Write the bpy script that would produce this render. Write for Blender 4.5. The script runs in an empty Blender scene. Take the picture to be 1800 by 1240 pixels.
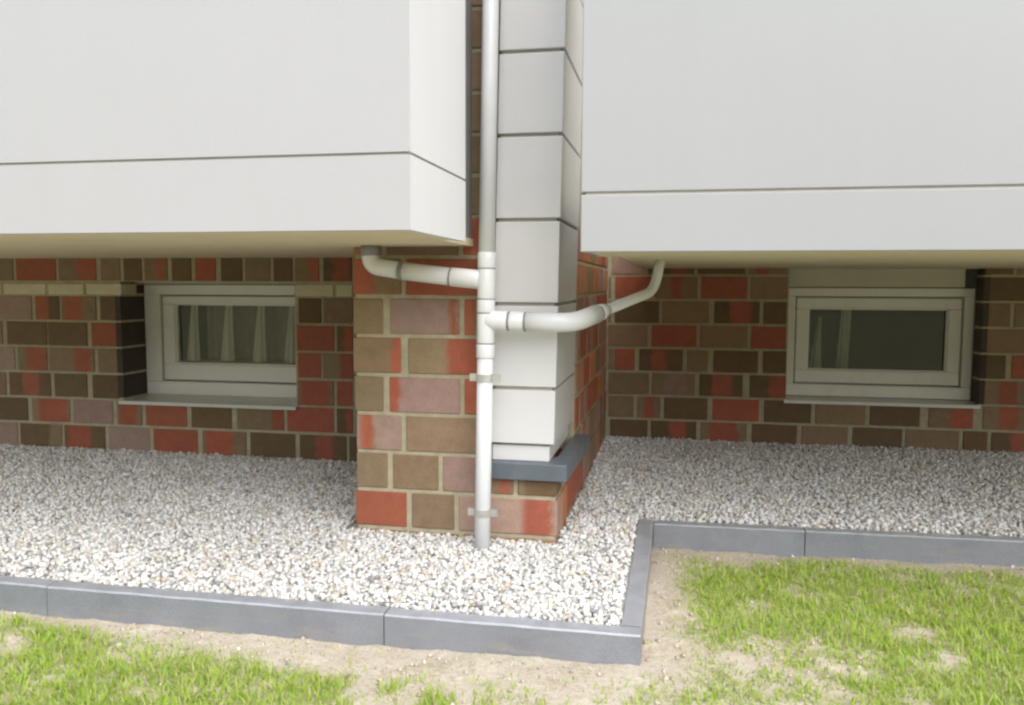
import bpy, bmesh, math, random
import numpy as np
from mathutils import Matrix, Vector

random.seed(7)
rng = np.random.default_rng(11)
scene = bpy.context.scene
COL = scene.collection

# ------------------------------------------------------------------ camera
F_PX, YAW, PITCH, ROLL, CAM_H = 1458.48, 0.1945, 0.0814, 0.0036, 0.7892
cam_data = bpy.data.cameras.new('camera')
cam = bpy.data.objects.new('camera', cam_data)
COL.objects.link(cam)
cy, sy, cp, sp = math.cos(YAW), math.sin(YAW), math.cos(PITCH), math.sin(PITCH)
right = Vector((cy, sy, 0)); fh = Vector((-sy, cy, 0)); zz = Vector((0, 0, 1))
fwd = fh*cp - zz*sp
up = zz*cp + fh*sp
r2 = right*math.cos(ROLL) + up*math.sin(ROLL)
u2 = up*math.cos(ROLL) - right*math.sin(ROLL)
m = Matrix.Identity(4)
for i in range(3):
    m[i][0] = r2[i]; m[i][1] = u2[i]; m[i][2] = -fwd[i]
m[2][3] = CAM_H
cam.matrix_world = m
cam_data.sensor_width = 36.0
cam_data.lens = F_PX/1800*36.0
cam_data.clip_start = 0.05
cam_data.clip_end = 500
scene.camera = cam

# ------------------------------------------------------------------ light
SUN_EL, SUN_AZ = math.radians(48), math.atan2(0.55, -0.835)   # azimuth from +Y towards +X
world = bpy.data.worlds.new('World')
scene.world = world
world.use_nodes = True
wn = world.node_tree.nodes; wl = world.node_tree.links
wn.clear()
sky = wn.new('ShaderNodeTexSky'); sky.sky_type = 'NISHITA'; sky.sun_disc = False
sky.sun_elevation = SUN_EL; sky.sun_rotation = SUN_AZ
sky.air_density = 1.0; sky.dust_density = 2.0; sky.ozone_density = 1.0
hs = wn.new('ShaderNodeHueSaturation'); hs.inputs['Saturation'].default_value = 0.45
bg = wn.new('ShaderNodeBackground'); bg.inputs['Strength'].default_value = 0.15
wo = wn.new('ShaderNodeOutputWorld')
wl.new(sky.outputs[0], hs.inputs['Color']); wl.new(hs.outputs[0], bg.inputs['Color']); wl.new(bg.outputs[0], wo.inputs['Surface'])
sun_d = bpy.data.lights.new('sun', 'SUN')
sun_d.energy = 1.5; sun_d.angle = math.radians(70); sun_d.color = (1.0, 0.97, 0.925)
sun = bpy.data.objects.new('sun', sun_d); COL.objects.link(sun)
sd = Vector((math.sin(SUN_AZ)*math.cos(SUN_EL), math.cos(SUN_AZ)*math.cos(SUN_EL), math.sin(SUN_EL)))
sun.rotation_euler = sd.to_track_quat('Z', 'Y').to_euler()
sun.location = (3, -4, 6)

scene.view_settings.view_transform = 'Standard'
scene.view_settings.look = 'None'
scene.view_settings.exposure = 1.06
scene.view_settings.gamma = 1.0
scene.view_settings.use_curve_mapping = False
scene.render.engine = 'CYCLES'
scene.cycles.max_bounces = 10
scene.cycles.diffuse_bounces = 6
scene.cycles.pixel_filter_type = 'BLACKMAN_HARRIS'
scene.cycles.filter_width = 2.4

PIER_ROWS = [
    (0, [(-1.012,-0.845,'R'),(-0.821,-0.685,'B'),(-0.664,-0.353,'P','R',0.66,0.94)]),
    (1, [(-1.009,-0.907,'B'),(-0.884,-0.737,'B'),(-0.718,-0.494,'P','R',0.78,0.98),(-0.474,-0.353,'D','B',0.0,0.2)]),
    (2, [(-1.009,-0.858,'P','R',0.12,0.36),(-0.839,-0.586,'B')]),
    (3, [(-1.013,-0.918,'B'),(-0.895,-0.664,'P','R',-0.1,0.14),(-0.647,-0.532,'R')]),
    (4, [(-1.016,-0.86,'B','R',0.82,1.1),(-0.83,-0.586,'B','R',0.5,1.1)]),
    (5, [(-1.016,-0.918,'B'),(-0.891,-0.665,'P','R',0.86,0.95),(-0.647,-0.532,'R','B',0.45,1.2)]),
    (6, [(-1.014,-0.856,'B','R',-0.1,0.42),(-0.837,-0.587,'R')]),
]
LEFT_ROWS = [
    (6, [(-3.37,-3.17,'B'),(-3.151,-2.932,'R'),(-2.914,-2.713,'B','R',0.5,1.2),(-2.685,-2.585,'B'),(-2.564,-2.471,'D'),(-2.453,-2.337,'B','R',0.55,0.85),(-2.311,-2.214,'D'),(-2.191,-2.089,'R'),(-2.061,-1.955,'D'),(-1.938,-1.817,'B'),(-1.797,-1.708,'D'),(-1.694,-1.579,'B','R',0.6,1.1),(-1.557,-1.424,'D','R',0.35,0.9)]),
    (5, [(-3.348,-3.074,'P'),(-3.052,-2.922,'D','R',0.0,0.55),(-2.906,-2.72,'B','R',0.1,0.6),(-2.696,-2.615,'D'),(-1.678,-1.574,'D'),(-1.557,-1.421,'B')]),
    (4, [(-3.487,-3.247,'B'),(-3.218,-2.997,'D'),(-2.988,-2.775,'D'),(-2.75,-2.615,'R'),(-1.689,-1.512,'R'),(-1.496,-1.423,'D','R',0.5,1.2)]),
    (3, [(-3.395,-3.183,'P'),(-3.163,-3.0,'B','R',0.3,0.95),(-2.987,-2.74,'B','R',0.58,0.92),(-2.718,-2.615,'B'),(-1.688,-1.577,'R'),(-1.563,-1.424,'B','R',0.6,1.2)]),
    (2, [(-3.468,-3.238,'B'),(-3.218,-2.987,'D','R',0.35,0.72),(-2.962,-2.786,'D'),(-2.754,-2.615,'D'),(-1.69,-1.519,'B','R',0.1,0.9),(-1.499,-1.426,'R')]),
    (1, [(-3.359,-3.121,'D'),(-3.095,-2.885,'B','R',0.2,0.95),(-2.863,-2.651,'P'),(-2.623,-2.495,'B','R',0.1,0.8),(-2.471,-2.258,'R'),(-2.231,-2.026,'D'),(-1.997,-1.763,'B','R',0.75,1.1),(-1.743,-1.52,'R'),(-1.501,-1.427,'D','R',0.6,1.1)]),
    (0, [(-3.45,-3.186,'P'),(-3.167,-2.935,'D','B',0.7,1.1),(-2.919,-2.696,'D','R',0.08,0.66),(-2.675,-2.457,'P'),(-2.433,-2.205,'R'),(-2.176,-1.954,'B','R',0.1,0.7),(-1.931,-1.709,'D'),(-1.684,-1.459,'D','R',0.35,0.7)]),
    (-1, [(-3.424,-3.096,'D'),(-3.076,-2.808,'R'),(-2.783,-2.529,'B'),(-2.498,-2.257,'D'),(-2.233,-1.992,'P'),(-1.963,-1.705,'R'),(-1.677,-1.449,'D')]),
]
LEFT_PALE = [
    (55, [(-3.447,-3.242),(-3.222,-2.993),(-2.971,-2.781),(-2.765,-2.579),(-1.69,-1.512),(-1.493,-1.42)]),
]
RIGHT_ROWS = [
    (-1, [(-0.327,-0.134,'D'),(-0.113,0.114,'D','R',0.4,0.78),(0.14,0.368,'B','R',0.2,0.8),(0.396,0.615,'D'),(0.64,0.857,'B'),(0.884,1.113,'D'),(1.131,1.372,'B'),(1.395,1.499,'D'),(1.52,1.734,'D','R',0.4,1.1)]),
    (0, [(-0.337,-0.209,'B'),(-0.186,-0.071,'B','R',0.3,0.7),(-0.048,0.169,'D'),(0.198,0.426,'R'),(0.454,0.68,'D'),(0.705,0.937,'B'),(0.961,1.189,'D'),(1.234,1.431,'B','R',0.5,1.1),(1.478,1.68,'B','R',0.35,0.75)]),
    (1, [(-0.339,-0.132,'B'),(-0.114,0.103,'B','P',0.3,0.8),(0.129,0.342,'D','R',0.3,0.75),(0.381,0.553,'D','R',0.55,1.1),(1.478,1.679,'B','R',0.3,0.7)]),
    (2, [(-0.341,-0.317,'B'),(-0.308,-0.207,'R'),(-0.181,0.04,'D','R',0.3,0.6),(0.063,0.169,'B'),(0.198,0.414,'D'),(0.442,0.55,'D'),(1.478,1.564,'D'),(1.594,1.717,'R')]),
    (3, [(-0.345,-0.142,'B'),(-0.119,0.106,'R'),(0.126,0.361,'B'),(0.38,0.546,'R'),(1.478,1.674,'B')]),
    (4, [(-0.344,-0.332,'B'),(-0.312,-0.086,'D'),(-0.066,0.166,'B'),(0.195,0.416,'D','R',0.35,0.8),(0.438,0.545,'D'),(1.478,1.572,'B'),(1.592,1.779,'B')]),
    (5, [(-0.345,-0.334,'B'),(-0.31,-0.129,'R'),(-0.108,0.107,'B','R',0.4,0.65),(0.127,0.354,'R'),(0.371,0.547,'B'),(1.478,1.68,'D')]),
]
# ------------------------------------------------------------------ node helpers
def new_mat(name):
    mt = bpy.data.materials.new(name); mt.use_nodes = True
    nt = mt.node_tree; nt.nodes.clear()
    out = nt.nodes.new('ShaderNodeOutputMaterial')
    bs = nt.nodes.new('ShaderNodeBsdfPrincipled')
    nt.links.new(bs.outputs[0], out.inputs['Surface'])
    return mt, nt, bs, out

def nd(nt, kind, **kw):
    n = nt.nodes.new(kind)
    for k, v in kw.items():
        if k in n.inputs: n.inputs[k].default_value = v
        else: setattr(n, k, v)
    return n

def noise(nt, scale, detail=3, rough=0.6, coord='Object', vec=None, stretch=None):
    tc = nd(nt, 'ShaderNodeTexCoord')
    src = tc.outputs[coord]
    if stretch:
        mp = nd(nt, 'ShaderNodeMapping'); mp.inputs['Scale'].default_value = stretch
        nt.links.new(src, mp.inputs['Vector']); src = mp.outputs[0]
    n = nd(nt, 'ShaderNodeTexNoise', Scale=scale, Detail=detail, Roughness=rough)
    nt.links.new(src, n.inputs['Vector'])
    return n

def ramp(nt, src, stops):
    r = nd(nt, 'ShaderNodeValToRGB')
    el = r.color_ramp.elements
    while len(el) < len(stops): el.new(0.5)
    for e, (p, c) in zip(el, stops):
        e.position = p; e.color = c if len(c) == 4 else (*c, 1)
    nt.links.new(src, r.inputs['Fac'])
    return r

def mixc(nt, fac, a, b, blend='MIX'):
    mx = nd(nt, 'ShaderNodeMix', data_type='RGBA', blend_type=blend)
    for sock, val in ((mx.inputs[0], fac), (mx.inputs[6], a), (mx.inputs[7], b)):
        if hasattr(val, 'is_output'): nt.links.new(val, sock)
        else: sock.default_value = val if not isinstance(val, tuple) or len(val) == 4 else (*val, 1)
    return mx.outputs[2]

def math_n(nt, op, a, b=0.0):
    n = nd(nt, 'ShaderNodeMath', operation=op)
    for s, v in ((n.inputs[0], a), (n.inputs[1], b)):
        if hasattr(v, 'is_output'): nt.links.new(v, s)
        else: s.default_value = v
    return n.outputs[0]

def bump(nt, bs, h, strength=0.3, dist=0.002):
    b = nd(nt, 'ShaderNodeBump', Strength=strength, Distance=dist)
    nt.links.new(h, b.inputs['Height']); nt.links.new(b.outputs[0], bs.inputs['Normal'])

def simple_mat(name, col, rough=0.5, var=0.08, scale=6, spec=0.5, bump_s=0.0, bump_scale=200, metallic=0.0, grime=None):
    mt, nt, bs, _ = new_mat(name)
    n = noise(nt, scale, 4)
    lo = tuple(c*(1-var) for c in col); hi = tuple(min(1, c*(1+var)) for c in col)
    c = ramp(nt, n.outputs['Fac'], [(0.3, lo), (0.7, hi)]).outputs[0]
    if grime:
        g = noise(nt, grime[1], 5, 0.7)
        f = ramp(nt, g.outputs['Fac'], [(0.55, (0, 0, 0)), (0.75, (1, 1, 1))])
        c = mixc(nt, math_n(nt, 'MULTIPLY', f.outputs[0], grime[2]), c, grime[0])
    nt.links.new(c, bs.inputs['Base Color'])
    bs.inputs['Roughness'].default_value = rough
    bs.inputs['Specular IOR Level'].default_value = spec
    bs.inputs['Metallic'].default_value = metallic
    if bump_s:
        bump(nt, bs, noise(nt, bump_scale, 3).outputs['Fac'], bump_s)
    return mt

# ------------------------------------------------------------------ materials
M = {}
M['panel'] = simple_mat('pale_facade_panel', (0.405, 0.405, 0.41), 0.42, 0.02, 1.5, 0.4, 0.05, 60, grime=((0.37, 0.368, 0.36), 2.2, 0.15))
def weather(mt, col):
    nt = mt.node_tree; bs = nt.nodes['Principled BSDF']
    src = bs.inputs['Base Color'].links[0].from_socket
    st = noise(nt, 5.0, 5, 0.65, stretch=(3.0, 3.0, 0.16))
    f = ramp(nt, st.outputs['Fac'], [(0.48, (0, 0, 0)), (0.80, (0.11, 0.11, 0.11))])
    fine = noise(nt, 420, 2, 0.6)
    c = mixc(nt, f.outputs[0], src, col)
    c = mixc(nt, 1.0, c, ramp(nt, fine.outputs['Fac'], [(0.3, (0.965, 0.965, 0.965)), (0.7, (1.03, 1.03, 1.03))]).outputs[0], 'MULTIPLY')
    nt.links.new(c, bs.inputs['Base Color'])
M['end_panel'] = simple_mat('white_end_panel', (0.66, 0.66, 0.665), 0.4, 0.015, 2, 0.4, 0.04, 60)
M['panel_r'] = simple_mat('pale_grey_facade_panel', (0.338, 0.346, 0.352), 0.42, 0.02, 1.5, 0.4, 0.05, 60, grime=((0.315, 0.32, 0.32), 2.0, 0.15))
M['joint'] = simple_mat('joint_backing', (0.42, 0.395, 0.345), 0.8, 0.1, 10)
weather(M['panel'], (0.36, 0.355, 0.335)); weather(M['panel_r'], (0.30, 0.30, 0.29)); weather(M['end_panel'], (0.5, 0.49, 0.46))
M['grey_core'] = simple_mat('grey_side_sheet', (0.22, 0.22, 0.21), 0.6, 0.1, 8)
M['soffit'] = simple_mat('beige_soffit_render', (0.66, 0.60, 0.42), 0.85, 0.05, 5, 0.3, 0.3, 180, grime=((0.5, 0.44, 0.29), 3.0, 0.3))
M['clad'] = simple_mat('pale_grey_cladding', (0.62, 0.62, 0.62), 0.3, 0.03, 4, 0.5, 0.03, 90, grime=((0.5, 0.49, 0.46), 5.0, 0.15))
M['clad_core'] = simple_mat('cladding_batten', (0.36, 0.35, 0.32), 0.7, 0.1, 20)
M['trim'] = simple_mat('metal_edge_trim', (0.68, 0.69, 0.70), 0.35, 0.02, 5)
M['mortar'] = simple_mat('grey_mortar', (0.40, 0.358, 0.25), 0.95, 0.14, 30, 0.2, 0.6, 350, grime=((0.28, 0.25, 0.18), 9, 0.5))
M['slate'] = simple_mat('blue_grey_ledge_stone', (0.105, 0.125, 0.145), 0.38, 0.12, 14, 0.5, 0.12, 120, grime=((0.2, 0.2, 0.2), 12, 0.4))
M['pvc'] = simple_mat('white_pvc', (0.685, 0.70, 0.715), 0.28, 0.015, 10, 0.5, 0, grime=((0.55, 0.55, 0.53), 9, 0.2))
M['rubber'] = simple_mat('grey_rubber', (0.22, 0.22, 0.22), 0.6, 0.1, 40)
M['galv'] = simple_mat('galvanised_clamp', (0.60, 0.60, 0.58), 0.38, 0.1, 60, 0.5, 0, metallic=0.75)
M['frame'] = simple_mat('white_window_frame', (0.74, 0.735, 0.69), 0.4, 0.03, 7, 0.5, 0, grime=((0.5, 0.47, 0.38), 8, 0.3))
M['sill'] = simple_mat('aluminium_sill', (0.62, 0.62, 0.58), 0.42, 0.05, 12, 0.5, 0, metallic=0.35)
M['lintel'] = simple_mat('grey_blind_box', (0.50, 0.48, 0.38), 0.6, 0.04, 8)
M['pale_tile'] = simple_mat('pale_cream_brick', (0.56, 0.52, 0.37), 0.8, 0.1, 14, 0.3, 0.3, 240)
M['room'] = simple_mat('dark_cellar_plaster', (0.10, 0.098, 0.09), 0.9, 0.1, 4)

# curtain: thin cloth letting some light through
mt, nt, bs, out = new_mat('curtain_cloth')
bs.inputs['Base Color'].default_value = (0.82, 0.79, 0.68, 1); bs.inputs['Roughness'].default_value = 0.95
tr = nd(nt, 'ShaderNodeBsdfTranslucent'); tr.inputs['Color'].default_value = (0.6, 0.57, 0.47, 1)
mx = nd(nt, 'ShaderNodeMixShader', Fac=0.3)
nt.links.new(bs.outputs[0], mx.inputs[1]); nt.links.new(tr.outputs[0], mx.inputs[2]); nt.links.new(mx.outputs[0], out.inputs['Surface'])
M['curtain'] = mt

M['net'] = simple_mat('dim_net_curtain', (0.26, 0.245, 0.20), 0.95, 0.1, 30)
# glass: clear pane with a fresnel reflection
mt, nt, bs, out = new_mat('window_glass')
nt.nodes.remove(bs)
gl = nd(nt, 'ShaderNodeBsdfGlossy', Roughness=0.01); gl.inputs['Color'].default_value = (0.95, 0.97, 0.95, 1)
tp = nd(nt, 'ShaderNodeBsdfTransparent'); tp.inputs['Color'].default_value = (0.92, 0.925, 0.92, 1)
fr = nd(nt, 'ShaderNodeFresnel', IOR=1.38)
mx = nd(nt, 'ShaderNodeMixShader')
nt.links.new(fr.outputs[0], mx.inputs[0]); nt.links.new(tp.outputs[0], mx.inputs[1]); nt.links.new(gl.outputs[0], mx.inputs[2])
nt.links.new(mx.outputs[0], out.inputs['Surface'])
M['glass'] = mt

# brick: fired colour and fired band come from each brick's own properties
mt, nt, bs, out = new_mat('fired_brick')
tc = nd(nt, 'ShaderNodeTexCoord')
def attr(name): return nd(nt, 'ShaderNodeAttribute', attribute_type='OBJECT', attribute_name=name)
a_base, a_band, a_pos = attr('fired_base'), attr('fired_band'), attr('fired_pos')
oi = nd(nt, 'ShaderNodeObjectInfo')
vadd = nd(nt, 'ShaderNodeVectorMath', operation='ADD')
cmb = nd(nt, 'ShaderNodeCombineXYZ')
nt.links.new(math_n(nt, 'MULTIPLY', oi.outputs['Random'], 37.0), cmb.inputs[1])
nt.links.new(tc.outputs['Object'], vadd.inputs[0]); nt.links.new(cmb.outputs[0], vadd.inputs[1])
nz = nd(nt, 'ShaderNodeTexNoise', Scale=22.0, Detail=4.0, Roughness=0.65); nt.links.new(vadd.outputs[0], nz.inputs['Vector'])
nf = nd(nt, 'ShaderNodeTexNoise', Scale=170.0, Detail=3.0, Roughness=0.7); nt.links.new(vadd.outputs[0], nf.inputs['Vector'])
sx = nd(nt, 'ShaderNodeSeparateXYZ'); nt.links.new(tc.outputs['Object'], sx.inputs[0])
sp_ = nd(nt, 'ShaderNodeSeparateXYZ'); nt.links.new(a_pos.outputs['Vector'], sp_.inputs[0])
wob = math_n(nt, 'MULTIPLY', math_n(nt, 'SUBTRACT', nz.outputs['Fac'], 0.5), 0.045)
xw = math_n(nt, 'ADD', sx.outputs['X'], wob)
dist = math_n(nt, 'ABSOLUTE', math_n(nt, 'SUBTRACT', xw, sp_.outputs['X']))
mr = nd(nt, 'ShaderNodeMapRange'); mr.interpolation_type = 'SMOOTHSTEP'
nt.links.new(math_n(nt, 'SUBTRACT', dist, sp_.outputs['Y']), mr.inputs[0])
mr.inputs[1].default_value = 0.015; mr.inputs[2].default_value = -0.013; mr.inputs[3].default_value = 0; mr.inputs[4].default_value = 1
col = mixc(nt, mr.outputs[0], a_base.outputs['Color'], a_band.outputs['Color'])
var = ramp(nt, nz.outputs['Fac'], [(0.25, (0.84, 0.83, 0.81)), (0.75, (1.14, 1.16, 1.18))])
col = mixc(nt, 1.0, col, var.outputs[0], 'MULTIPLY')
spk = ramp(nt, nf.outputs['Fac'], [(0.3, (0.86, 0.85, 0.84)), (0.5, (1, 1, 1)), (0.72, (1.06, 1.06, 1.06))])
col = mixc(nt, 1.0, col, spk.outputs[0], 'MULTIPLY')
nt.links.new(col, bs.inputs['Base Color'])
bs.inputs['Roughness'].default_value = 0.62
bs.inputs['Specular IOR Level'].default_value = 0.4
hgt = math_n(nt, 'ADD', nf.outputs['Fac'], nz.outputs['Fac'])
bump(nt, bs, hgt, 0.35, 0.002)
M['brick'] = mt

# gravel chips: one tint per chip
mt, nt, bs, out = new_mat('crushed_stone')
geo = nd(nt, 'ShaderNodeNewGeometry')
cr_ = ramp(nt, geo.outputs['Random Per Island'], [
    (0.0, (0.24, 0.24, 0.245)), (0.04, (0.36, 0.36, 0.36)), (0.11, (0.47, 0.465, 0.455)), (0.18, (0.55, 0.53, 0.48)),
    (0.25, (0.54, 0.537, 0.53)), (0.45, (0.64, 0.638, 0.63)), (0.65, (0.69, 0.688, 0.68)), (0.85, (0.73, 0.728, 0.72)), (0.94, (0.58, 0.53, 0.43)), (1.0, (0.46, 0.38, 0.30))])
n2 = noise(nt, 140, 3, 0.7)
v2 = ramp(nt, n2.outputs['Fac'], [(0.3, (0.86, 0.85, 0.83)), (0.7, (1.08, 1.08, 1.08))])
nt.links.new(mixc(nt, 1.0, cr_.outputs[0], v2.outputs[0], 'MULTIPLY'), bs.inputs['Base Color'])
bs.inputs['Roughness'].default_value = 0.75; bs.inputs['Specular IOR Level'].default_value = 0.3
M['stone'] = mt
M['grit'] = simple_mat('grit_between_stones', (0.60, 0.59, 0.57), 0.95, 0.25, 160, 0.2, 0.8, 260)

# concrete kerb
mt, nt, bs, out = new_mat('anthracite_concrete')
n1 = noise(nt, 7, 5, 0.65); n2 = noise(nt, 230, 3, 0.7); n3 = noise(nt, 26, 4, 0.7, stretch=(0.25, 0.25, 1.6))
c = ramp(nt, n1.outputs['Fac'], [(0.3, (0.165, 0.174, 0.198)), (0.7, (0.222, 0.233, 0.262))]).outputs[0]
c = mixc(nt, 1.0, c, ramp(nt, n2.outputs['Fac'], [(0.3, (0.78, 0.78, 0.78)), (0.7, (1.15, 1.15, 1.15))]).outputs[0], 'MULTIPLY')
f = ramp(nt, n3.outputs['Fac'], [(0.52, (0, 0, 0)), (0.72, (0.6, 0.6, 0.6))])
# sand splashed on the faces, thickest towards the soil
g = nd(nt, 'ShaderNodeNewGeometry'); sz = nd(nt, 'ShaderNodeSeparateXYZ'); nt.links.new(g.outputs['Position'], sz.inputs[0])
mz = nd(nt, 'ShaderNodeMapRange'); nt.links.new(sz.outputs['Z'], mz.inputs[0])
mz.inputs[1].default_value = -0.022; mz.inputs[2].default_value = -0.085; mz.inputs[3].default_value = 0.06; mz.inputs[4].default_value = 1.5
c = mixc(nt, math_n(nt, 'MULTIPLY', f.outputs[0], mz.outputs[0]), c, (0.27, 0.24, 0.185))
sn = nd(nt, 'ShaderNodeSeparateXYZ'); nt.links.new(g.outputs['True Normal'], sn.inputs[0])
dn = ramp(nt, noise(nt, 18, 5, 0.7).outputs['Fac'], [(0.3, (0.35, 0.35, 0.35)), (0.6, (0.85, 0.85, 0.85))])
up_ = math_n(nt, 'GREATER_THAN', sn.outputs['Z'], 0.6)           # upward faces painted paler and bluer, standing in for sky light
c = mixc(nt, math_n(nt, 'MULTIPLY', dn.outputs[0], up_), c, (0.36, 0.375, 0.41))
nt.links.new(c, bs.inputs['Base Color']); bs.inputs['Roughness'].default_value = 0.42; bs.inputs['Specular IOR Level'].default_value = 0.8; bs.inputs['Coat Weight'].default_value = 0.6; bs.inputs['Coat Roughness'].default_value = 0.35
bump(nt, bs, n2.outputs['Fac'], 0.3, 0.001)
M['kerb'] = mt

# soil / lawn sheet: dry sand near the kerbs, sparse grass colour farther out
mt, nt, bs, out = new_mat('dry_sandy_soil')
n1 = noise(nt, 9, 5, 0.65); n2 = noise(nt, 75, 4, 0.7); n3 = noise(nt, 320, 3, 0.75)
c = ramp(nt, n1.outputs['Fac'], [(0.3, (0.50, 0.435, 0.345)), (0.7, (0.62, 0.565, 0.475))]).outputs[0]
c = mixc(nt, 1.0, c, ramp(nt, n2.outputs['Fac'], [(0.28, (0.74, 0.71, 0.68)), (0.5, (1, 1, 1)), (0.75, (1.12, 1.12, 1.14))]).outputs[0], 'MULTIPLY')
c = mixc(nt, 1.0, c, ramp(nt, n3.outputs['Fac'], [(0.3, (0.72, 0.7, 0.68)), (0.7, (1.14, 1.14, 1.14))]).outputs[0], 'MULTIPLY')
g = nd(nt, 'ShaderNodeNewGeometry'); ln = nd(nt, 'ShaderNodeVectorMath', operation='DISTANCE')
nt.links.new(g.outputs['Position'], ln.inputs[0]); ln.inputs[1].default_value = (-0.2, 2.3, 0)
far = nd(nt, 'ShaderNodeMapRange'); nt.links.new(ln.outputs['Value'], far.inputs[0])
far.inputs[1].default_value = 2.2; far.inputs[2].default_value = 3.6; far.inputs[3].default_value = 0; far.inputs[4].default_value = 1
turf = ramp(nt, n2.outputs['Fac'], [(0.35, (0.20, 0.21, 0.08)), (0.5, (0.31, 0.30, 0.14)), (0.64, (0.44, 0.40, 0.31))]).outputs[0]
c = mixc(nt, far.outputs[0], c, turf)
nt.links.new(c, bs.inputs['Base Color']); bs.inputs['Roughness'].default_value = 0.95; bs.inputs['Specular IOR Level'].default_value = 0.15
bump(nt, bs, math_n(nt, 'ADD', n2.outputs['Fac'], n3.outputs['Fac']), 0.55, 0.007)
M['soil'] = mt

# grass blades
mt, nt, bs, out = new_mat('young_grass')
geo = nd(nt, 'ShaderNodeNewGeometry')
c = ramp(nt, geo.outputs['Random Per Island'], [(0.0, (0.25, 0.42, 0.04)), (0.35, (0.37, 0.53, 0.065)), (0.68, (0.47, 0.59, 0.105)), (0.84, (0.53, 0.58, 0.20)), (0.93, (0.56, 0.52, 0.28)), (1.0, (0.62, 0.55, 0.37))]).outputs[0]
nt.links.new(c, bs.inputs['Base Color']); bs.inputs['Roughness'].default_value = 0.5; bs.inputs['Specular IOR Level'].default_value = 0.35
tl = nd(nt, 'ShaderNodeBsdfTranslucent'); nt.links.new(c, tl.inputs['Color'])
mx = nd(nt, 'ShaderNodeMixShader', Fac=0.45)
nt.links.new(bs.outputs[0], mx.inputs[1]); nt.links.new(tl.outputs[0], mx.inputs[2]); nt.links.new(mx.outputs[0], out.inputs['Surface'])
M['grass'] = mt

# ------------------------------------------------------------------ object helpers
def tag(o, label=None, cat=None, group=None, kind=None):
    for k, v in (('label', label), ('category', cat), ('group', group), ('kind', kind)):
        if v: o[k] = v
    return o

def empty(name, loc, label, cat, group=None):
    o = bpy.data.objects.new(name, None); o.location = loc; o.empty_display_size = 0.1
    COL.objects.link(o)
    return tag(o, label, cat, group)

def link(name, me, mat=None, parent=None):
    o = bpy.data.objects.new(name, me)
    if mat is not None and not me.materials: me.materials.append(mat)
    COL.objects.link(o)
    if parent is not None:
        o.parent = parent
        o.matrix_parent_inverse = Matrix.Translation(-world_loc(parent))
    return o

def world_loc(o):
    # things are only translated; parts sit with their mesh in world coordinates, so walk up
    return Vector(o.location) if o.parent is None else Vector((0, 0, 0)) + Vector(o.get('_origin', (0, 0, 0)))

def bm_box(bm, x0, x1, y0, y1, z0, z1):
    vs = [bm.verts.new(p) for p in ((x0, y0, z0), (x1, y0, z0), (x1, y1, z0), (x0, y1, z0), (x0, y0, z1), (x1, y0, z1), (x1, y1, z1), (x0, y1, z1))]
    for f in ((0, 3, 2, 1), (4, 5, 6, 7), (0, 1, 5, 4), (1, 2, 6, 5), (2, 3, 7, 6), (3, 0, 4, 7)):
        bm.faces.new([vs[i] for i in f])

def finish(bm, name, bevel=0.0, seg=1, smooth=False):
    if bevel:
        bmesh.ops.bevel(bm, geom=bm.edges[:], offset=bevel, segments=seg, affect='EDGES', profile=0.5)
    me = bpy.data.meshes.new(name)
    bm.normal_update(); bm.to_mesh(me); bm.free()
    if smooth:
        me.polygons.foreach_set('use_smooth', [True]*len(me.polygons))
    return me

def boxes(name, lst, mat, parent=None, bevel=0.0, seg=1, shear=0.0):
    bm = bmesh.new()
    for b in lst: bm_box(bm, *b)
    if bevel: bmesh.ops.bevel(bm, geom=bm.edges[:], offset=bevel, segments=seg, affect='EDGES', profile=0.5)
    if shear:
        for v in bm.verts: v.co.x += shear*v.co.z
    me = finish(bm, name)
    return link(name, me, mat, parent)

def prism(name, poly, axis_z0, axis_z1, mat, parent=None, bevel=0.0, shear=0.0):
    """poly in XY (counter-clockwise), extruded in Z"""
    bm = bmesh.new()
    lo = [bm.verts.new((x, y, axis_z0)) for x, y in poly]; hi = [bm.verts.new((x, y, axis_z1)) for x, y in poly]
    bm.faces.new(lo[::-1]); bm.faces.new(hi)
    n = len(poly)
    for i in range(n): bm.faces.new((lo[i], lo[(i+1) % n], hi[(i+1) % n], hi[i]))
    if bevel: bmesh.ops.bevel(bm, geom=bm.edges[:], offset=bevel, segments=2, affect='EDGES', profile=0.5)
    if shear:
        for v in bm.verts: v.co.x += shear*v.co.z
    return link(name, finish(bm, name), mat, parent)

def bend_path(pts, fillet, n=7):
    pts = [Vector(p) for p in pts]; out = [pts[0]]
    for a, b, c in zip(pts, pts[1:], pts[2:]):
        d0 = (a-b).normalized(); d1 = (c-b).normalized()
        r = min(fillet, (a-b).length*0.48, (c-b).length*0.48)
        p0, p1 = b+d0*r, b+d1*r
        for i in range(n+1):
            t = i/n
            out.append(p0*(1-t)**2 + b*2*t*(1-t) + p1*t*t)
    out.append(pts[-1])
    return out

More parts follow.
